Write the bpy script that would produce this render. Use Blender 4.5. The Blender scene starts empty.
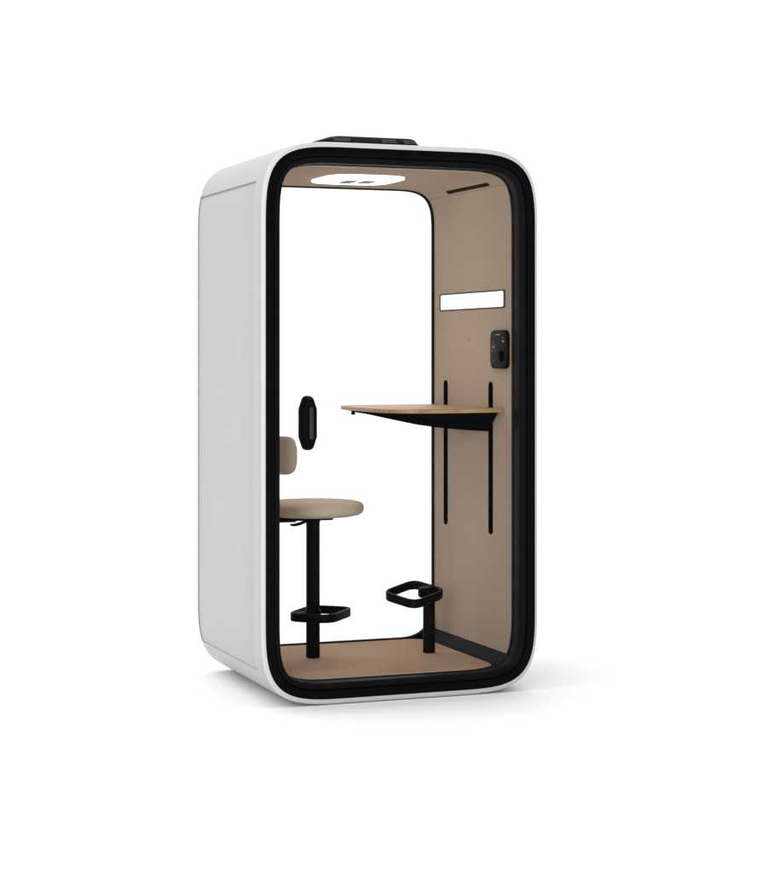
import bpy, bmesh, math
from mathutils import Vector, Matrix

scene = bpy.context.scene
COL = scene.collection
PI = math.pi

# ------------------------------------------------------------------ materials
def new_mat(name):
    m = bpy.data.materials.new(name)
    m.use_nodes = True
    nt = m.node_tree
    return m, nt, nt.nodes['Principled BSDF']

def simple(name, col, rough=0.5, spec=0.5, var=0.0, scale=40.0, bump=0.0, bscale=300.0, rvar=0.0, metal=0.0, coat=0.0):
    m, nt, b = new_mat(name)
    b.inputs['Roughness'].default_value = rough
    b.inputs['Specular IOR Level'].default_value = spec
    b.inputs['Metallic'].default_value = metal
    b.inputs['Coat Weight'].default_value = coat
    tc = nt.nodes.new('ShaderNodeTexCoord')
    nz = nt.nodes.new('ShaderNodeTexNoise')
    nz.inputs['Scale'].default_value = scale
    nz.inputs['Detail'].default_value = 5
    nt.links.new(tc.outputs['Object'], nz.inputs['Vector'])
    rp = nt.nodes.new('ShaderNodeValToRGB')
    rp.color_ramp.elements[0].position = 0.3
    rp.color_ramp.elements[1].position = 0.7
    rp.color_ramp.elements[0].color = (*[c * (1 - var) for c in col], 1)
    rp.color_ramp.elements[1].color = (*[min(1, c * (1 + var)) for c in col], 1)
    nt.links.new(nz.outputs['Fac'], rp.inputs['Fac'])
    nt.links.new(rp.outputs['Color'], b.inputs['Base Color'])
    if rvar:
        mr = nt.nodes.new('ShaderNodeMapRange')
        mr.inputs['To Min'].default_value = max(0, rough - rvar)
        mr.inputs['To Max'].default_value = min(1, rough + rvar)
        nt.links.new(nz.outputs['Fac'], mr.inputs['Value'])
        nt.links.new(mr.outputs['Result'], b.inputs['Roughness'])
    if bump:
        n2 = nt.nodes.new('ShaderNodeTexNoise')
        n2.inputs['Scale'].default_value = bscale
        n2.inputs['Detail'].default_value = 3
        nt.links.new(tc.outputs['Object'], n2.inputs['Vector'])
        bp = nt.nodes.new('ShaderNodeBump')
        bp.inputs['Strength'].default_value = bump
        bp.inputs['Distance'].default_value = 0.002
        nt.links.new(n2.outputs['Fac'], bp.inputs['Height'])
        nt.links.new(bp.outputs['Normal'], b.inputs['Normal'])
    return m

def emit_mat(name, col, strength):
    m, nt, b = new_mat(name)
    b.inputs['Base Color'].default_value = (0.8, 0.8, 0.8, 1)
    b.inputs['Emission Color'].default_value = (*col, 1)
    b.inputs['Emission Strength'].default_value = strength
    return m

def glass_mat(name):
    m, nt, b = new_mat(name)
    nt.nodes.remove(b)
    out = nt.nodes['Material Output']
    tr = nt.nodes.new('ShaderNodeBsdfTransparent')
    tr.inputs['Color'].default_value = (0.996, 0.998, 0.997, 1)
    gl = nt.nodes.new('ShaderNodeBsdfGlossy')
    gl.inputs['Roughness'].default_value = 0.0
    fr = nt.nodes.new('ShaderNodeFresnel')
    fr.inputs['IOR'].default_value = 1.07
    mx = nt.nodes.new('ShaderNodeMixShader')
    nt.links.new(fr.outputs['Fac'], mx.inputs['Fac'])
    nt.links.new(tr.outputs['BSDF'], mx.inputs[1])
    nt.links.new(gl.outputs['BSDF'], mx.inputs[2])
    nt.links.new(mx.outputs['Shader'], out.inputs['Surface'])
    return m

def wood_mat(name):
    m, nt, b = new_mat(name)
    tc = nt.nodes.new('ShaderNodeTexCoord')
    mp = nt.nodes.new('ShaderNodeMapping')
    mp.inputs['Scale'].default_value = (3.0, 40.0, 12.0)
    nt.links.new(tc.outputs['Object'], mp.inputs['Vector'])
    nz = nt.nodes.new('ShaderNodeTexNoise')
    nz.inputs['Scale'].default_value = 2.0
    nz.inputs['Detail'].default_value = 8
    nz.inputs['Distortion'].default_value = 0.6
    nt.links.new(mp.outputs['Vector'], nz.inputs['Vector'])
    rp = nt.nodes.new('ShaderNodeValToRGB')
    e = rp.color_ramp.elements
    e[0].position = 0.3; e[0].color = (0.25, 0.135, 0.055, 1)
    e[1].position = 0.72; e[1].color = (0.48, 0.31, 0.14, 1)
    nt.links.new(nz.outputs['Fac'], rp.inputs['Fac'])
    nt.links.new(rp.outputs['Color'], b.inputs['Base Color'])
    b.inputs['Roughness'].default_value = 0.45
    return m

M = {}
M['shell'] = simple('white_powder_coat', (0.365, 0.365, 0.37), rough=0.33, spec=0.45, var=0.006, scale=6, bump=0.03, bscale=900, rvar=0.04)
M['rim'] = simple('white_lit_rim_paint', (0.55, 0.55, 0.555), rough=0.45, spec=0.12, var=0.006, scale=6, rvar=0.04)  # lighter than the shell: the light on the front edge is put into the colour
M['panel'] = simple('white_panel_paint', (0.355, 0.355, 0.36), rough=0.33, spec=0.45, var=0.008, scale=4, bump=0.03, bscale=900, rvar=0.05)
M['black'] = simple('black_gloss_frame', (0.003, 0.003, 0.0032), rough=0.30, spec=0.03, var=0.15, scale=30, rvar=0.05)
M['black2'] = simple('black_satin_frame', (0.0045, 0.005, 0.0057), rough=0.45, spec=0.03, var=0.15, scale=30, rvar=0.06)
M['rubber'] = simple('dark_grey_rubber', (0.014, 0.0155, 0.0165), rough=0.6, spec=0.02, var=0.12, scale=60, bump=0.1)
M['metal'] = simple('black_powder_coated_steel', (0.004, 0.004, 0.0045), rough=0.4, spec=0.04, var=0.15, scale=80, bump=0.08, bscale=1200, rvar=0.05)
M['felt'] = simple('beige_felt', (0.415, 0.322, 0.250), rough=0.95, spec=0.1, var=0.06, scale=220, bump=0.35, bscale=700)
M['carpet'] = simple('brown_carpet', (0.50, 0.34, 0.235), rough=1.0, spec=0.05, var=0.20, scale=260, bump=0.8, bscale=500)
M['seat'] = simple('beige_upholstery', (0.47, 0.395, 0.30), rough=0.9, spec=0.15, var=0.07, scale=300, bump=0.3, bscale=900)
M['wood'] = wood_mat('oak_veneer')
M['glass'] = glass_mat('clear_glass')
M['lamp'] = emit_mat('lamp_diffuser', (1.0, 0.97, 0.93), 1.7)
M['striplamp'] = emit_mat('strip_diffuser', (1.0, 0.99, 0.97), 1.15)
M['grille'] = simple('grey_plastic', (0.20, 0.20, 0.20), rough=0.6, spec=0.3, var=0.1, scale=100)
M['vent'] = simple('dark_brown_plastic', (0.028, 0.020, 0.014), rough=0.8, spec=0.0, var=0.1, scale=100)
M['matte'] = simple('matte_black_steel', (0.0035, 0.0035, 0.0038), rough=0.8, spec=0.0, var=0.15, scale=80)
M['glint'] = simple('handle_highlight', (0.022, 0.022, 0.023), rough=0.5, spec=0.3, var=0.1, scale=90)  # lighter tone painting the highlight on the black handle
M['trim'] = simple('dark_edge_trim', (0.03, 0.026, 0.023), rough=0.5, spec=0.3, var=0.1, scale=100)
M['panelglass'] = simple('black_control_plastic', (0.008, 0.008, 0.0078), rough=0.35, spec=0.02, var=0.1, scale=60, rvar=0.03)
M['icon'] = simple('pale_printed_icon', (0.30, 0.33, 0.34), rough=0.5, spec=0.3, var=0.02)
M['icondim'] = simple('dim_printed_icon', (0.06, 0.075, 0.085), rough=0.5, spec=0.3, var=0.02)
M['roofgrey'] = simple('dark_grey_vent_plastic', (0.13, 0.13, 0.135), rough=0.55, spec=0.35, var=0.15, scale=60)
M['ground'] = simple('white_studio_floor', (0.88, 0.88, 0.885), rough=0.8, spec=0.1, var=0.004, scale=2)

# ------------------------------------------------------------------ helpers
def tag(o, label=None, cat=None, group=None, kind=None):
    for k, v in (('label', label), ('category', cat), ('group', group), ('kind', kind)):
        if v: o[k] = v
    return o

def empty(name, loc, label, cat):
    o = bpy.data.objects.new(name, None)
    COL.objects.link(o)
    o.location = loc
    o.empty_display_size = 0.1
    return tag(o, label, cat)

ROOT = {}
def origin_of(parent):
    p = parent
    off = Vector((0, 0, 0))
    while p is not None:
        off = off + p.location
        p = p.parent
    return off

def obj(name, bm, mat, parent=None, sharp=35):
    bmesh.ops.recalc_face_normals(bm, faces=bm.faces[:])
    me = bpy.data.meshes.new(name)
    off = origin_of(parent)
    for v in bm.verts: v.co -= off
    bm.to_mesh(me); bm.free()
    for p in me.polygons: p.use_smooth = True
    try:
        me.set_sharp_from_angle(angle=math.radians(sharp))
    except Exception:
        pass
    me.materials.append(mat)
    o = bpy.data.objects.new(name, me)
    COL.objects.link(o)
    o.parent = parent
    return o

def resample(pts, n):
    L = [0]
    for a, b in zip(pts, pts[1:]): L.append(L[-1] + math.dist(a, b))
    out = []
    j = 0
    for i in range(n + 1):
        t = L[-1] * i / n
        while j < len(pts) - 2 and L[j + 1] < t: j += 1
        s = (t - L[j]) / max(1e-12, L[j + 1] - L[j])
        out.append(tuple(pts[j][k] + (pts[j + 1][k] - pts[j][k]) * s for k in range(len(pts[j]))))
    return out

def squircle(x0, x1, z0, z1, top=(0.37, 3.85), bot=None, seg=26, extra=()):
    """Closed outline, counter clockwise from the lower left corner's left end. Points (x, z). extra: z values given points on both sides."""
    bot = bot or top
    def corner(a, n):
        d = []
        for i in range(401):
            t = PI / 2 * i / 400
            d.append((a * (1 - abs(math.cos(t)) ** (2 / n)), a * (1 - abs(math.sin(t)) ** (2 / n))))
        return resample(d, seg)      # from (0 , a) on the side to (a, 0) on the end
    cb, ct = corner(*bot), corner(*top)
    P = []
    P += [(x0 + u, z0 + w) for u, w in cb]
    P += [(x1 - u, z0 + w) for u, w in reversed(cb)]
    P += [(x1 - u, z1 - w) for u, w in ct]
    P += [(x0 + u, z1 - w) for u, w in reversed(ct)]
    # drop doubles
    Q = [P[0]]
    for p in P[1:]:
        if math.dist(p, Q[-1]) > 1e-5: Q.append(p)
    if math.dist(Q[0], Q[-1]) < 1e-5: Q.pop()
    # extra cuts at given heights
    for z in extra:
        R = []
        for i, p in enumerate(Q):
            q = Q[(i + 1) % len(Q)]
            R.append(p)
            if (p[1] - z) * (q[1] - z) < -1e-12:
                s = (z - p[1]) / (q[1] - p[1])
                R.append((p[0] + (q[0] - p[0]) * s, z))
        Q = R
    return Q

def normals2(P, closed=True):
    n = len(P); N = []
    for i in range(n):
        a = P[(i - 1) % n] if closed or i > 0 else P[i]
        b = P[(i + 1) % n] if closed or i < n - 1 else P[i]
        dx, dz = b[0] - a[0], b[1] - a[1]
        l = math.hypot(dx, dz) or 1
        N.append((-dz / l, dx / l))      # inward for ccw
    return N

def inset(P, d):
    return [(p[0] + n[0] * d, p[1] + n[1] * d) for p, n in zip(P, normals2(P))]

def loft(bm, loops, close=False, cap0=False, cap1=False, cyclic=True):
    V = [[bm.verts.new(p) for p in L] for L in loops]
    m = len(V); n = len(V[0])
    for i in range(m if close else m - 1):
        A, B = V[i], V[(i + 1) % m]
        for j in range(n if cyclic else n - 1):
            k = (j + 1) % n
            bm.faces.new((A[j], A[k], B[k], B[j]))
    if cap0: bm.faces.new(V[0])
    if cap1: bm.faces.new(V[-1])
    return V

def frame_ring(name, base, sections, mat, parent):
    """A closed ring: base outline in x,z; sections = [(inset, y)] of its cross-section."""
    N = normals2(base)
    bm = bmesh.new()
    loops = [[(p[0] + n[0] * d, y, p[1] + n[1] * d) for p, n in zip(base, N)] for d, y in sections]
    loft(bm, loops, close=True)
    return obj(name, bm, mat, parent)

def pane(name, base, d, y0, y1, mat, parent):
    P = inset(base, d)
    bm = bmesh.new()
    loft(bm, [[(x, y0, z) for x, z in P], [(x, y1, z) for x, z in P]], cap0=True, cap1=True)
    return obj(name, bm, mat, parent)

def strip(name, pts, y0, y1, th, mat, parent, edge=0.0):
    """A lining sheet: an open run of outline points (x,z), th thick to the outside, from y0 to y1."""
    N = normals2(pts, closed=False)
    out = [(p[0] - n[0] * th, p[1] - n[1] * th) for p, n in zip(pts, N)]
    loop = list(pts) + out[::-1]
    bm = bmesh.new()
    V = [[bm.verts.new((x, y, z)) for x, z in loop] for y in (y0, y1)]
    n = len(loop)
    for j in range(n):
        k = (j + 1) % n
        bm.faces.new((V[0][j], V[0][k], V[1][k], V[1][j]))
    m = len(pts)
    for W in V:
        for j in range(m - 1):
            bm.faces.new((W[j], W[j + 1], W[n - 2 - j], W[n - 1 - j]))
    return obj(name, bm, mat, parent)

def rounded(pts, r, seg=8):
    out = []
    n = len(pts)
    for i in range(n):
        p0, p, p1 = Vector(pts[i - 1]), Vector(pts[i]), Vector(pts[(i + 1) % n])
        rr = r[i] if isinstance(r, (list, tuple)) else r
        a = (p0 - p).normalized(); b = (p1 - p).normalized()
        ang = a.angle(b)
        t = min(rr / math.tan(ang / 2), (p0 - p).length * 0.499, (p1 - p).length * 0.499)
        A = p + a * t; B = p + b * t
        for k in range(seg + 1):
            s = k / seg
            q = A * (1 - s) ** 2 + p * 2 * s * (1 - s) + B * s * s
            # blend towards circular
            out.append((q.x, q.y))
    return out

def prism(bm, P, f, h0, h1, bev=0.002, segs=3):
    """Outline P (2d, ccw) extruded from h0 to h1 with rounded edges; f maps (u, v, h) to a point."""
    def L(d, h): return [f(u, v, h) for u, v in inset(P, d)]
    loops = []
    for i in range(segs + 1):
        t = PI / 2 * i / segs
        loops.append(L(bev * (1 - math.sin(t)), h0 + bev * (1 - math.cos(t))))
    for i in range(segs + 1):
        t = PI / 2 * i / segs
        loops.append(L(bev * (1 - math.cos(t)), h1 - bev * (1 - math.sin(t))))
    loft(bm, loops, cap0=True, cap1=True)

def lathe(bm, prof, c, seg=48):
    loops = []
    for r, z in prof:
        loops.append([(c[0] + r * math.cos(2 * PI * i / seg), c[1] + r * math.sin(2 * PI * i / seg), z) for i in range(seg)])
    loft(bm, loops, cap0=True, cap1=True)

def bxb(bm, lo, hi, bev=0.003, segs=2):
    P = [(lo[0], lo[1]), (hi[0], lo[1]), (hi[0], hi[1]), (lo[0], hi[1])]
    P = rounded(P, bev, 4)
    prism(bm, P, lambda u, v, h: (u, v, h), lo[2], hi[2], bev * 0.6, segs)

XY = lambda u, v, h: (u, v, h)

# ------------------------------------------------------------------ the booth
W, D, H = 1.1766, 0.9543, 2.2
booth = empty('phone_booth', (W / 2, D / 2, 0),
              'white one-person phone booth with rounded corners, black door frame and beige felt lined inside', 'phone booth')

ZB, ZT = 0.130, 2.0475            # seams between the corner shells and the side panels
outer = squircle(0, W, 0, H, (0.37, 3.85), seg=28, extra=(ZB, ZB + 0.0015, ZT - 0.0015, ZT))
N_out = normals2(outer)
def shell_loop(d, y, rec=0.0):
    L = []
    for p, n in zip(outer, N_out):
        dd = d
        if rec and ZB + 0.001 < p[1] < ZT - 0.001: dd = d + rec
        L.append((p[0] + n[0] * dd, y, p[1] + n[1] * dd))
    return L
base2 = [(x, 0.0065 + z * (H - 0.013) / H) for x, z in outer]
bm = bmesh.new()
secs = [shell_loop(0.032, D - 0.02), shell_loop(0.032, 0.078), shell_loop(0.0150, 0.078), shell_loop(0.0150, 0.0175), shell_loop(0.0030, 0.0168), shell_loop(0.0022, 0.0176),
        shell_loop(0.0012, 0.05), shell_loop(0.0006, 0.085), shell_loop(0.0, 0.118),
         shell_loop(0.0, 0.1200), shell_loop(0.0, 0.1210, 0.0095), shell_loop(0.0, 0.4, 0.0095), shell_loop(0.0, D - 0.021, 0.0095),
         shell_loop(0.0, D - 0.020)]
for i in range(1, 6):
    t = PI / 2 * i / 5
    secs.append(shell_loop(0.016 * (1 - math.cos(t)), D - 0.018 + 0.018 * math.sin(t)))
secs += [shell_loop(0.046, D), shell_loop(0.046, D - 0.02)]
loft(bm, secs, close=True)
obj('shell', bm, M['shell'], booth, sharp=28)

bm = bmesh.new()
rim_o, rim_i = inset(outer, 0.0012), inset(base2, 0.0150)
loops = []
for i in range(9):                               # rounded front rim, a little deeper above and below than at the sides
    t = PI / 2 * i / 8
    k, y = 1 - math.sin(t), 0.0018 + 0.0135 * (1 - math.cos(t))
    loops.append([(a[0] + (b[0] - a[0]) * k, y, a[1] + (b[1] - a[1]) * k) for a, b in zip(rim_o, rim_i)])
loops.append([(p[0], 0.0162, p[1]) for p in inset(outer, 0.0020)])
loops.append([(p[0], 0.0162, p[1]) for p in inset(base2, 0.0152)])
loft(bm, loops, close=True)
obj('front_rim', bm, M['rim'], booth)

# side panels sit in the recess between the seams
side_pts = [(p, n) for p, n in zip(outer, N_out) if ZB + 0.001 < p[1] < ZT - 0.003 and p[0] < 0.1]
side_pts = sorted(side_pts, key=lambda t: t[0][1])
for s in (0, 1):
    bm = bmesh.new()
    loops = []
    ys = [(0.1225, 0.0060), (0.1235, 0.0048), (0.1260, 0.0042), (0.3, 0.0042), (0.6, 0.0042), (D - 0.0235, 0.0042), (D - 0.0225, 0.0052)]
    V = []
    for y, d in ys:
        V.append([(p[0] + n[0] * d, y, p[1] + n[1] * d) for p, n in side_pts])
    back = [[(p[0] + n[0] * 0.0090, y, p[1] + n[1] * 0.0090) for p, n in side_pts] for y in (D - 0.0225, 0.1225)]
    V += back
    if s: V = [[(W - x, y, z) for x, y, z in L] for L in V]
    Vb = loft(bm, V, close=True, cyclic=False)
    for j in (0, -1):
        bm.faces.new([L[j] for L in Vb])
    obj('side_panel', bm, M['panel'], booth)

# front: fixed black frame, then the door with its pane and handle
frame_ring('front_frame', base2, [(0.0155, 0.0035), (0.0175, 0.0005), (0.0215, -0.0005), (0.0480, -0.0005), (0.0505, 0.0005), (0.0515, 0.003), (0.0515, 0.075), (0.0155, 0.075)], M['black'], booth)
door = frame_ring('door', base2, [(0.0530, 0.010), (0.0545, 0.0045), (0.0580, 0.0030), (0.0660, 0.0045), (0.0735, 0.0100), (0.0765, 0.0165), (0.0775, 0.026), (0.0775, 0.066), (0.0765, 0.072), (0.0530, 0.074)], M['black2'], booth)
pane('glass_pane', base2, 0.0720, 0.040, 0.048, M['glass'], door)
frame_ring('gasket', base2, [(0.0700, 0.0765), (0.0785, 0.0765), (0.0795, 0.080), (0.0795, 0.092), (0.0700, 0.092)], M['rubber'], booth)

def handle_profile(w, h, cx, cz, c):
    hw, hh = w / 2, h / 2
    return rounded([(cx - hw + c * 0.55, cz - hh), (cx + hw - c * 0.55, cz - hh), (cx + hw, cz - hh + c * 1.6), (cx + hw, cz + hh - c * 1.6),
                    (cx + hw - c * 0.55, cz + hh), (cx - hw + c * 0.55, cz + hh), (cx - hw, cz + hh - c * 1.6), (cx - hw, cz - hh + c * 1.6)], 0.022, 6)
bm = bmesh.new()
hx, hz = 0.1935, 1.1005
body = handle_profile(0.070, 0.213, hx, hz, 0.032)
FY = lambda u, v, h: (u, h, v)
L = lambda d, y: [(x, y, z) for x, z in inset(body, d)]
loft(bm, [L(0.002, 0.0395), L(0.0, 0.036), L(0.0, 0.020), L(0.003, 0.006), L(0.010, -0.012), L(0.013, -0.0150), L(0.0165, -0.0150), L(0.0185, -0.009), L(0.021, -0.0075)], cap0=True, cap1=True)
hand = obj('handle', bm, M['metal'], door)
bm = bmesh.new()
prism(bm, rounded([(hx - 0.004, hz - 0.062), (hx + 0.012, hz - 0.062), (hx + 0.012, hz + 0.062), (hx - 0.004, hz + 0.062)], 0.004, 4), FY, -0.0118, -0.006, 0.0015)
obj('highlight_strip', bm, M['glint'], hand)  # strip added to carry the handle's painted highlight

# inside lining
CX0, CX1, CZ0, CZ1 = 0.0766, 1.100, 0.088, 2.107
cav = squircle(CX0, CX1, CZ0, CZ1, (0.22, 4.0), (0.05, 2.2), seg=22, extra=(0.130, 2.064))
Y0, Y1 = 0.0925, 0.928
right = [p for p in cav if p[0] > 0.9 and 0.1299 <= p[1] <= 2.0641]
left = [p for p in cav if p[0] < 0.3 and 0.1299 <= p[1] <= 2.0641]
topc = [p for p in cav if p[1] >= 2.0639]
right.sort(key=lambda p: p[1]); left.sort(key=lambda p: -p[1]); topc.sort(key=lambda p: -p[0])
def trim_ends(P, g):
    P = list(P)
    a, b = Vector(P[0]), Vector(P[1]); P[0] = tuple(a + (b - a).normalized() * min(g, (b - a).length * 0.5))
    a, b = Vector(P[-1]), Vector(P[-2]); P[-1] = tuple(a + (b - a).normalized() * min(g, (b - a).length * 0.5))
    return P
strip('wall_lining', trim_ends(right, 0.0008), Y0, Y1, 0.008, M['felt'], booth)
strip('wall_lining', trim_ends(left, 0.0008), Y0, Y1, 0.008, M['felt'], booth)
strip('ceiling_lining', trim_ends(topc, 0.0008), Y0, Y1, 0.008, M['felt'], booth)
# skirting: the black lower corners between felt and carpet
br = sorted([p for p in cav if p[0] > 0.6 and p[1] <= 0.1301], key=lambda p: (p[1], p[0]))
br = [p for p in br if p[0] > 1.0]
br.sort(key=lambda p: (p[0] + p[1]))
# one skirting per side, a sloped fillet
def skirt(x_wall, x_floor):
    s = 1 if x_wall > x_floor else -1
    bm = bmesh.new()
    prof = [(x_wall + s * 0.006, 0.133), (x_wall - s * 0.003, 0.133), (x_wall - s * 0.008, 0.128), (x_wall - s * 0.024, 0.108), (x_wall - s * 0.036, 0.0975),
            (x_floor + s * 0.006, 0.0942), (x_floor, 0.0926), (x_floor, 0.080), (x_wall + s * 0.006, 0.080)]
    loft(bm, [[(x, y, z) for x, z in prof] for y in (Y0 + 0.0005, Y1 - 0.0005)], cap0=True, cap1=True)
    return obj('skirting', bm, M['rubber'], booth)
skirt(1.0985, 1.046); skirt(0.0785, 0.131)
# carpet
bm = bmesh.new()
prism(bm, rounded([(0.132, Y0 - 0.004), (1.045, Y0 - 0.004), (1.045, Y1 + 0.001), (0.132, Y1 + 0.001)], [0.08, 0.13, 0.11, 0.08], 12), XY, 0.080, 0.0905, 0.0015)
obj('carpet', bm, M['carpet'], booth)
# threshold under the door edge, closes the gap to the floor tray
bm = bmesh.new()
bxb(bm, (0.10, Y0 + 0.002, 0.050), (1.075, Y1 - 0.002, 0.0893), 0.002)
obj('floor_tray', bm, M['rubber'], booth)

# rear glazing
rear = squircle(CX0 - 0.0005, CX1 + 0.0005, 0.0905, CZ1 + 0.0005, (0.22, 4.0), (0.17, 2.6), seg=22)
frame_ring('rear_frame', rear, [(0.0, 0.9285), (0.0050, 0.9285), (0.0058, 0.930), (0.0058, 0.951), (0.0, 0.9535), (-0.03, 0.9530), (-0.03, 0.9342), (-0.058, 0.9338), (-0.058, 0.9285)], M['black2'], booth)
pane('rear_glass', rear, 0.0040, 0.936, 0.944, M['glass'], booth)

# ceiling lamp with two little grilles
bm = bmesh.new()
lampP = rounded([(0.405, 0.318), (0.750, 0.318), (0.750, 0.695), (0.405, 0.695)], 0.12, 12)
prism(bm, lampP, XY, 2.0975, 2.1065, 0.003)
lamp = obj('ceiling_light', bm, M['lamp'], booth)
for gx, gy in ((0.548, 0.545), (0.624, 0.530)):
    bm = bmesh.new()
    prism(bm, rounded([(gx - 0.026, gy - 0.052), (gx + 0.026, gy - 0.052), (gx + 0.026, gy + 0.052), (gx - 0.026, gy + 0.052)], 0.02, 6), XY, 2.0935, 2.0978, 0.001)
    obj('vent_grille', bm, M['grille'], lamp)

# air slot where the ceiling curves into the wall
av = [p for p in topc if 2.066 < p[1] < 2.0895 and p[0] > 0.9]
bm = bmesh.new()
N = normals2(av, closed=False)
ins = [(p[0] + n[0] * 0.0022, p[1] + n[1] * 0.0022) for p, n in zip(av, [(-0.5, -0.86)] * len(av))]
ins0 = [(p[0] + 0.002, p[1] + 0.003) for p in av]
loopP = ins + ins0[::-1]
loft(bm, [[(x, y, z) for x, z in loopP] for y in (0.235, 0.68)], cap0=True, cap1=True)
obj('air_slot', bm, M['vent'], booth)

# things on the felt wall: f maps (y, z, h) with h growing out of the wall
WALL = lambda u, v, h: (1.1000 - h, u, v)
bm = bmesh.new()
prism(bm, rounded([(0.158, 1.5595), (0.865, 1.5595), (0.865, 1.6375), (0.158, 1.6375)], 0.014, 6), WALL, -0.003, 0.0022, 0.001)
bez = obj('wall_light', bm, M['trim'], booth)
bm = bmesh.new()
prism(bm, rounded([(0.176, 1.5668), (0.844, 1.5668), (0.844, 1.6302), (0.176, 1.6302)], 0.010, 6), WALL, 0.0015, 0.0030, 0.0005)
obj('diffuser', bm, M['striplamp'], bez)
for y in (0.794, 0.3055):
    bm = bmesh.new()
    prism(bm, rounded([(y - 0.022, 0.611), (y + 0.022, 0.611), (y + 0.022, 1.2535), (y - 0.022, 1.2535)], 0.022, 8), WALL, -0.004, 0.0015, 0.0006)
    obj('desk_rail', bm, M['matte'], booth)
bm = bmesh.new()
prism(bm, rounded([(0.114, 1.3085), (0.279, 1.3085), (0.279, 1.4685), (0.114, 1.4685)], [0.035] * 4, 8), WALL, -0.003, 0.016, 0.005, 4)
ctl = obj('control_panel', bm, M['panelglass'], booth)
def icon(pts, m, name='icon', r=0.003, h=0.0166):
    bm = bmesh.new()
    prism(bm, rounded(pts, r, 4), WALL, 0.0155, h, 0.0002, 1)
    return obj(name, bm, m, ctl)
def rect(y, z, a, b): return [(y - a / 2, z - b / 2), (y + a / 2, z - b / 2), (y + a / 2, z + b / 2), (y - a / 2, z + b / 2)]
icon(rect(0.200, 1.4500, 0.044, 0.0035), M['icon'], r=0.0012)
icon(rect(0.1480, 1.4360, 0.020, 0.0055), M['icondim'])
icon(rect(0.1450, 1.4215, 0.020, 0.0055), M['icon'])
icon(rect(0.2420, 1.4200, 0.018, 0.0040), M['icondim'])
icon(rect(0.2420, 1.3990, 0.022, 0.0060), M['icon'])
def ring_icon(y, z, ra, rb):
    bm = bmesh.new()
    loops = []
    for (s, h) in ((1.0, 0.0155), (1.0, 0.0166), (0.78, 0.0166), (0.78, 0.0155)):
        loops.append([WALL(y + ra * s * math.cos(2 * PI * i / 24), z + rb * s * math.sin(2 * PI * i / 24), h) for i in range(24)])
    loft(bm, loops, close=True)
    obj('icon', bm, M['icondim'], ctl)
ring_icon(0.2420, 1.3860, 0.022, 0.009)
ring_icon(0.2420, 1.4060, 0.018, 0.007)
icon(rect(0.2420, 1.3430, 0.016, 0.0070), M['icondim'])
bm = bmesh.new()
prism(bm, rounded(rect(0.160, 1.3610, 0.030, 0.044), 0.013, 8), WALL, 0.0155, 0.022, 0.003)
obj('knob', bm, M['matte'], ctl)
bm = bmesh.new()
lathe_c = (0.535, 1.431)
loft(bm, [[WALL(lathe_c[0] + r * math.cos(2 * PI * i / 16), lathe_c[1] + r * math.sin(2 * PI * i / 16), h) for i in range(16)] for r, h in ((0.0030, -0.002), (0.0030, 0.001), (0.002, 0.0016))], cap0=True, cap1=True)
obj('coat_peg', bm, M['vent'], booth)

# fan unit on the roof
bm = bmesh.new()
def rl(x0, x1, y0, y1, z, r=0.03): return [(x, y, z) for x, y in rounded([(x0, y0), (x1, y0), (x1, y1), (x0, y1)], r, 6)]
loft(bm, [rl(0.252, 0.768, 0.24, 0.78, 2.192), rl(0.252, 0.768, 0.24, 0.78, 2.203), rl(0.312, 0.762, 0.26, 0.77, 2.232), rl(0.378, 0.752, 0.28, 0.75, 2.2535), rl(0.402, 0.744, 0.29, 0.74, 2.2580), rl(0.412, 0.738, 0.30, 0.73, 2.2590)], cap0=True, cap1=True)
fan = obj('roof_fan_unit', bm, M['black2'], booth)
for x0, x1 in ((0.385, 0.455), (0.595, 0.655), (0.690, 0.742)):
    for k in range(3):
        bm = bmesh.new()
        z0 = 2.2335 + 0.0055 * k
        bxb(bm, (x0, 0.2555 + 0.004 * k, z0), (x1, 0.285, z0 + 0.0025), 0.0006)
        obj('grille', bm, M['roofgrey'], fan)

# ------------------------------------------------------------------ desk
desk = empty('wall_desk', (1.09, 0.55, 1.125), 'oak topped fold-out desk shelf with black underside, fixed to the felt wall', 'desk')
ZD = 1.1440
top_p = rounded([(1.0985, 0.165), (1.0985, 0.925), (0.600, 0.925), (0.590, 0.125)], [0.012, 0.012, 0.20, 0.36], 16)
bm = bmesh.new()
prism(bm, top_p, XY, ZD - 0.0165, ZD, 0.0035)
obj('desktop', bm, M['wood'], desk)
bm = bmesh.new()
zt = ZD - 0.0170
loops = []
for x, y0, y1, l0, l1, zl in ((1.0972, 0.225, 0.870, 0.310, 0.740, 1.0430), (0.98, 0.230, 0.860, 0.325, 0.620, 1.0510), (0.86, 0.245, 0.840, 0.350, 0.560, 1.0670), (0.75, 0.290, 0.815, 0.390, 0.545, 1.0890), (0.64, 0.400, 0.760, 0.440, 0.580, 1.1145), (0.608, 0.470, 0.720, 0.485, 0.640, 1.1205)):
    e = min(0.012, (zt - zl) * 0.3)
    loops.append([(x, y0, zt), (x, y1, zt), (x, l1 + e, zl + e), (x, l1, zl + e * 0.25), (x, l1 - e, zl), (x, l0 + e * 1.6, zl), (x, l0 + e * 0.5, zl + e * 0.25), (x, l0 - e * 0.1, zl + e)])
loft(bm, loops, cap0=True, cap1=True)
obj('bracket', bm, M['matte'], desk, sharp=20)
bm = bmesh.new()
lathe(bm, [(0.005, 1.1085), (0.009, 1.110), (0.010, 1.1135), (0.008, 1.117), (0.007, 1.1275)], (0.6125, 0.66), 20)
obj('bag_hook', bm, M['metal'], desk)

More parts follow.
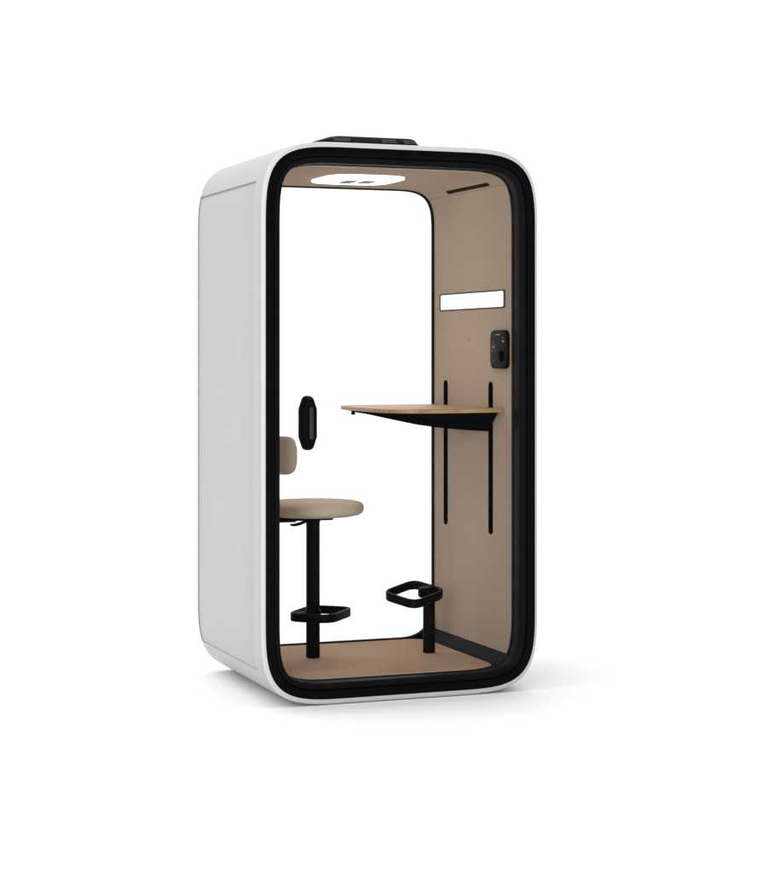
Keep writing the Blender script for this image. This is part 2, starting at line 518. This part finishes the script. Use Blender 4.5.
# ------------------------------------------------------------------ stool
SX, SY, FZ = 0.406, 0.587, 0.0905
stool = empty('bar_stool', (SX, SY, FZ), 'round beige upholstered bar stool on a black floor post with a foot ring', 'bar stool')
bm = bmesh.new()
lathe(bm, [(0.0285, FZ + 0.0005), (0.0292, FZ + 0.004), (0.0288, FZ + 0.5), (0.0288, 0.660), (0.031, 0.662), (0.031, 0.674)], (SX, SY), 40)
obj('post', bm, M['metal'], stool)
bm = bmesh.new()
R = 0.214
prof = [(0.05, 0.6875), (0.14, 0.6880), (0.175, 0.6900), (0.196, 0.6945), (0.2075, 0.7010), (0.2125, 0.7080), (R, 0.7160), (R, 0.7270), (0.2130, 0.7330), (0.2095, 0.7390), (0.202, 0.7440), (0.186, 0.7480), (0.15, 0.7500), (0.10, 0.7500), (0.04, 0.7495)]
seg = 72
def seat_loop(r, z):
    return [(SX + r * math.cos(2 * PI * i / seg), SY + r * math.sin(2 * PI * i / seg), z) for i in range(seg)]
loft(bm, [seat_loop(r, z) for r, z in prof], cap0=True, cap1=True)
seat = obj('seat', bm, M['seat'], stool, sharp=60)
bm = bmesh.new()
loops = []
for k in range(8):
    t = 2 * PI * k / 8
    loops.append(seat_loop(0.2129 + 0.0021 * math.cos(t), 0.7300 + 0.0021 * math.sin(t)))
loft(bm, loops, close=True)
obj('piping', bm, M['seat'], seat)
bm = bmesh.new()
prism(bm, rounded([(SX - 0.20, SY - 0.06), (SX + 0.07, SY - 0.075), (SX + 0.07, SY + 0.075), (SX - 0.20, SY + 0.06)], 0.02, 5), XY, 0.673, 0.687, 0.003)
obj('seat_plate', bm, M['metal'], stool)
bm = bmesh.new()   # height lever
pth = [((SX - t * 0.935, SY + t * 0.354 - 0.02, z), w, h) for t, z, w, h in ((0.0, 0.668, 0.010, 0.006), (0.035, 0.666, 0.012, 0.007), (0.06, 0.656, 0.018, 0.0075), (0.085, 0.650, 0.022, 0.006), (0.102, 0.651, 0.018, 0.004))]
loops = []
for (x, y, z), w, h in pth:
    dx, dy = 0.354, 0.935
    loops.append([(x + dx * w * math.cos(t), y + dy * w * math.cos(t), z + h * math.sin(t)) for t in [2 * PI * i / 14 for i in range(14)]])
loft(bm, loops, cap0=True, cap1=True)
obj('lever', bm, M['metal'], stool)
# backrest: a curved pad round the left of the seat
bm = bmesh.new()
def back_loop(ang, s):
    c, sn = math.cos(ang), math.sin(ang)
    hh, tt = 0.0795 * s[0], 0.024 * s[1]
    L = []
    for i in range(28):
        t = 2 * PI * i / 28
        ct, st = math.cos(t), math.sin(t)
        u = tt * math.copysign(abs(ct) ** 0.7, ct); v = hh * math.copysign(abs(st) ** 0.45, st)
        r = 0.212 + u + 0.03 * 0
        L.append((SX + r * c, SY + r * sn, 0.9515 + v))
    return L
ends = []
a0, a1 = math.radians(180 - 53), math.radians(180 + 53)
nn = 36
loops = []
for i in range(nn + 1):
    a = a0 + (a1 - a0) * i / nn
    e = min(i, nn - i) / nn * (a1 - a0) * 0.212 / 0.055       # rounded ends about 55 mm long
    s = 1.0 if e >= 1 else max(0.02, (1 - (1 - e) ** 2.6)) ** (1 / 2.6)
    loops.append(back_loop(a, (s * 0.35 + 0.65 if e >= 1 else 0.25 + 0.75 * s, s)))
loft(bm, loops, cap0=True, cap1=True)
obj('backrest', bm, M['seat'], stool, sharp=60)
bm = bmesh.new()
loops = []
for x, z, w, h in ((-0.10, 0.679, 0.05, 0.006), (-0.19, 0.679, 0.045, 0.006), (-0.235, 0.695, 0.040, 0.008), (-0.252, 0.75, 0.035, 0.008), (-0.252, 0.86, 0.035, 0.008), (-0.242, 0.95, 0.035, 0.008)):
    loops.append([(SX + x - (h if z > 0.69 else 0) * 0, SY - w, z), (SX + x, SY + w, z), (SX + x + 0.012, SY + w, z - (0.012 if z < 0.7 else 0)), (SX + x + 0.012, SY - w, z - (0.012 if z < 0.7 else 0))])
loft(bm, loops, cap0=True, cap1=True)
obj('back_support', bm, M['metal'], stool, sharp=30)

def foot_ring(name, P, f, z0, z1, th, parent):
    bm = bmesh.new()
    I = lambda d, z: [f(x, y, z) for x, y in inset(P, d)]
    b = 0.003
    loft(bm, [I(b, z0), I(0, z0 + b), I(0, z1 - b), I(b, z1), I(th - b, z1), I(th, z1 - b), I(th, z0 + b), I(th - b, z0)], close=True)
    return obj(name, bm, M['metal'], parent, sharp=50)
def rot_rect(cx, cy, a, b, ang, r, seg=10):
    P = rounded([(-a / 2, -b / 2), (a / 2, -b / 2), (a / 2, b / 2), (-a / 2, b / 2)], r, seg)
    c, s = math.cos(ang), math.sin(ang)
    return [(cx + x * c - y * s, cy + x * s + y * c) for x, y in P]
P = rot_rect(0.442, 0.590, 0.285, 0.205, math.radians(50), 0.075)
fr = foot_ring('foot_ring', P, XY, 0.2530, 0.2890, 0.012, stool)
bm = bmesh.new()
lathe(bm, [(0.0300, 0.250), (0.0345, 0.252), (0.0345, 0.290), (0.0300, 0.292)], (SX, SY), 32)
obj('ring_collar', bm, M['metal'], stool)
bm = bmesh.new()
bxb(bm, (SX - 0.075, SY - 0.014, 0.258), (SX - 0.03, SY + 0.014, 0.284), 0.003)
obj('ring_arm', bm, M['metal'], stool)

# ------------------------------------------------------------------ separate footrest under the desk
RX, RY = 0.914, 0.537
rest = empty('footrest', (RX, RY, FZ), 'low black footrest post with a tilted square ring, under the desk by the felt wall', 'footrest')
bm = bmesh.new()
lathe(bm, [(0.0255, FZ + 0.0005), (0.0262, FZ + 0.004), (0.0258, 0.30), (0.0258, 0.357), (0.0235, 0.360)], (RX, RY), 40)
obj('post', bm, M['metal'], rest)
cx, cy, czm = 0.846, 0.537, 0.3607
def TILT(x, y, h):
    return (x, y, czm + h + 0.106 * (x - cx) + 0.195 * (y - cy))
P = rot_rect(cx, cy, 0.200, 0.200, math.radians(24.3), 0.055)
foot_ring('foot_ring', P, TILT, -0.036, 0.0, 0.013, rest)
bm = bmesh.new()
P2 = rounded([(RX - 0.046, RY - 0.012), (RX + 0.012, RY - 0.016), (RX + 0.012, RY + 0.020), (RX - 0.046, RY + 0.016)], 0.006, 5)
prism(bm, P2, TILT, -0.034, 0.004, 0.003)
obj('clamp', bm, M['metal'], rest)

# ------------------------------------------------------------------ floor
bm = bmesh.new()
S = 150
for v in ((-S, -S, 0), (S, -S, 0), (S, S, 0), (-S, S, 0)): bm.verts.new(v)
bm.faces.new(bm.verts[:])
g = obj('floor', bm, M['ground'])
g.location.z = -0.0015
tag(g, kind='structure')

# ------------------------------------------------------------------ light: white studio surround and one soft box
w = bpy.data.worlds.new('World'); scene.world = w
w.use_nodes = True
nt = w.node_tree
bg = nt.nodes['Background']
tc = nt.nodes.new('ShaderNodeTexCoord')
sp = nt.nodes.new('ShaderNodeSeparateXYZ')
nt.links.new(tc.outputs['Generated'], sp.inputs['Vector'])
def ramp(src, f0, f1, t0, t1):
    m = nt.nodes.new('ShaderNodeMapRange')
    m.interpolation_type = 'SMOOTHSTEP'
    m.inputs['From Min'].default_value = f0; m.inputs['From Max'].default_value = f1
    m.inputs['To Min'].default_value = t0; m.inputs['To Max'].default_value = t1
    nt.links.new(src, m.inputs['Value'])
    return m.outputs['Result']
BACK, FRONT, UP = 1.15, 0.20, 0.98
dt = nt.nodes.new('ShaderNodeVectorMath'); dt.operation = 'DOT_PRODUCT'
dt.inputs[1].default_value = (-0.55, 0.83, 0.0)
nt.links.new(tc.outputs['Generated'], dt.inputs[0])
ay = ramp(dt.outputs['Value'], -0.5, 0.35, FRONT, BACK)
az = ramp(sp.outputs['Z'], 0.25, 0.85, 0.0, UP)
ad = nt.nodes.new('ShaderNodeMath'); ad.operation = 'ADD'
nt.links.new(ay, ad.inputs[0]); nt.links.new(az, ad.inputs[1])
nt.links.new(ad.outputs[0], bg.inputs['Strength'])
bg.inputs['Color'].default_value = (1.0, 1.0, 1.0, 1)

def area(name, loc, target, sx, sy, power, col=(1, 1, 1)):
    l = bpy.data.lights.new(name, 'AREA')
    l.shape = 'RECTANGLE'; l.size = sx; l.size_y = sy
    l.energy = power; l.color = col
    o = bpy.data.objects.new(name, l); COL.objects.link(o)
    o.location = loc
    o.rotation_euler = (Vector(target) - Vector(loc)).to_track_quat('-Z', 'Y').to_euler()
    return o
area('softbox', (-4.6, -7.3, 2.2), (0.3, 0.2, 1.1), 2.0, 3.0, 270)

dl = area('ceiling_downlight', (0.60, 0.60, 2.0965), (0.60, 0.60, 0), 0.16, 0.16, 1.5, (1.0, 0.97, 0.92))
dl.data.shape = 'DISK'; dl.data.spread = math.radians(90)

# ------------------------------------------------------------------ camera
cam = bpy.data.cameras.new('Camera')
co = bpy.data.objects.new('Camera', cam); COL.objects.link(co)
co.location = (-2.1605, -6.9729, 1.3693)
co.rotation_euler = (PI / 2, 0, -0.3619)
cam.sensor_fit = 'HORIZONTAL'; cam.sensor_width = 36
cam.lens = 1892.35 / 757 * 36
cam.shift_y = -(436.5 - 354.07) / 757
cam.clip_start = 0.1; cam.clip_end = 1000
scene.camera = co

vs = scene.view_settings
scene.display_settings.display_device = 'sRGB'
vs.view_transform = 'Standard'; vs.look = 'None'; vs.exposure = 0; vs.gamma = 1; vs.use_curve_mapping = False
cy_ = scene.cycles
cy_.use_denoising = True
cy_.max_bounces = 10; cy_.transparent_max_bounces = 16; cy_.diffuse_bounces = 5
cy_.caustics_reflective = False; cy_.caustics_refractive = False
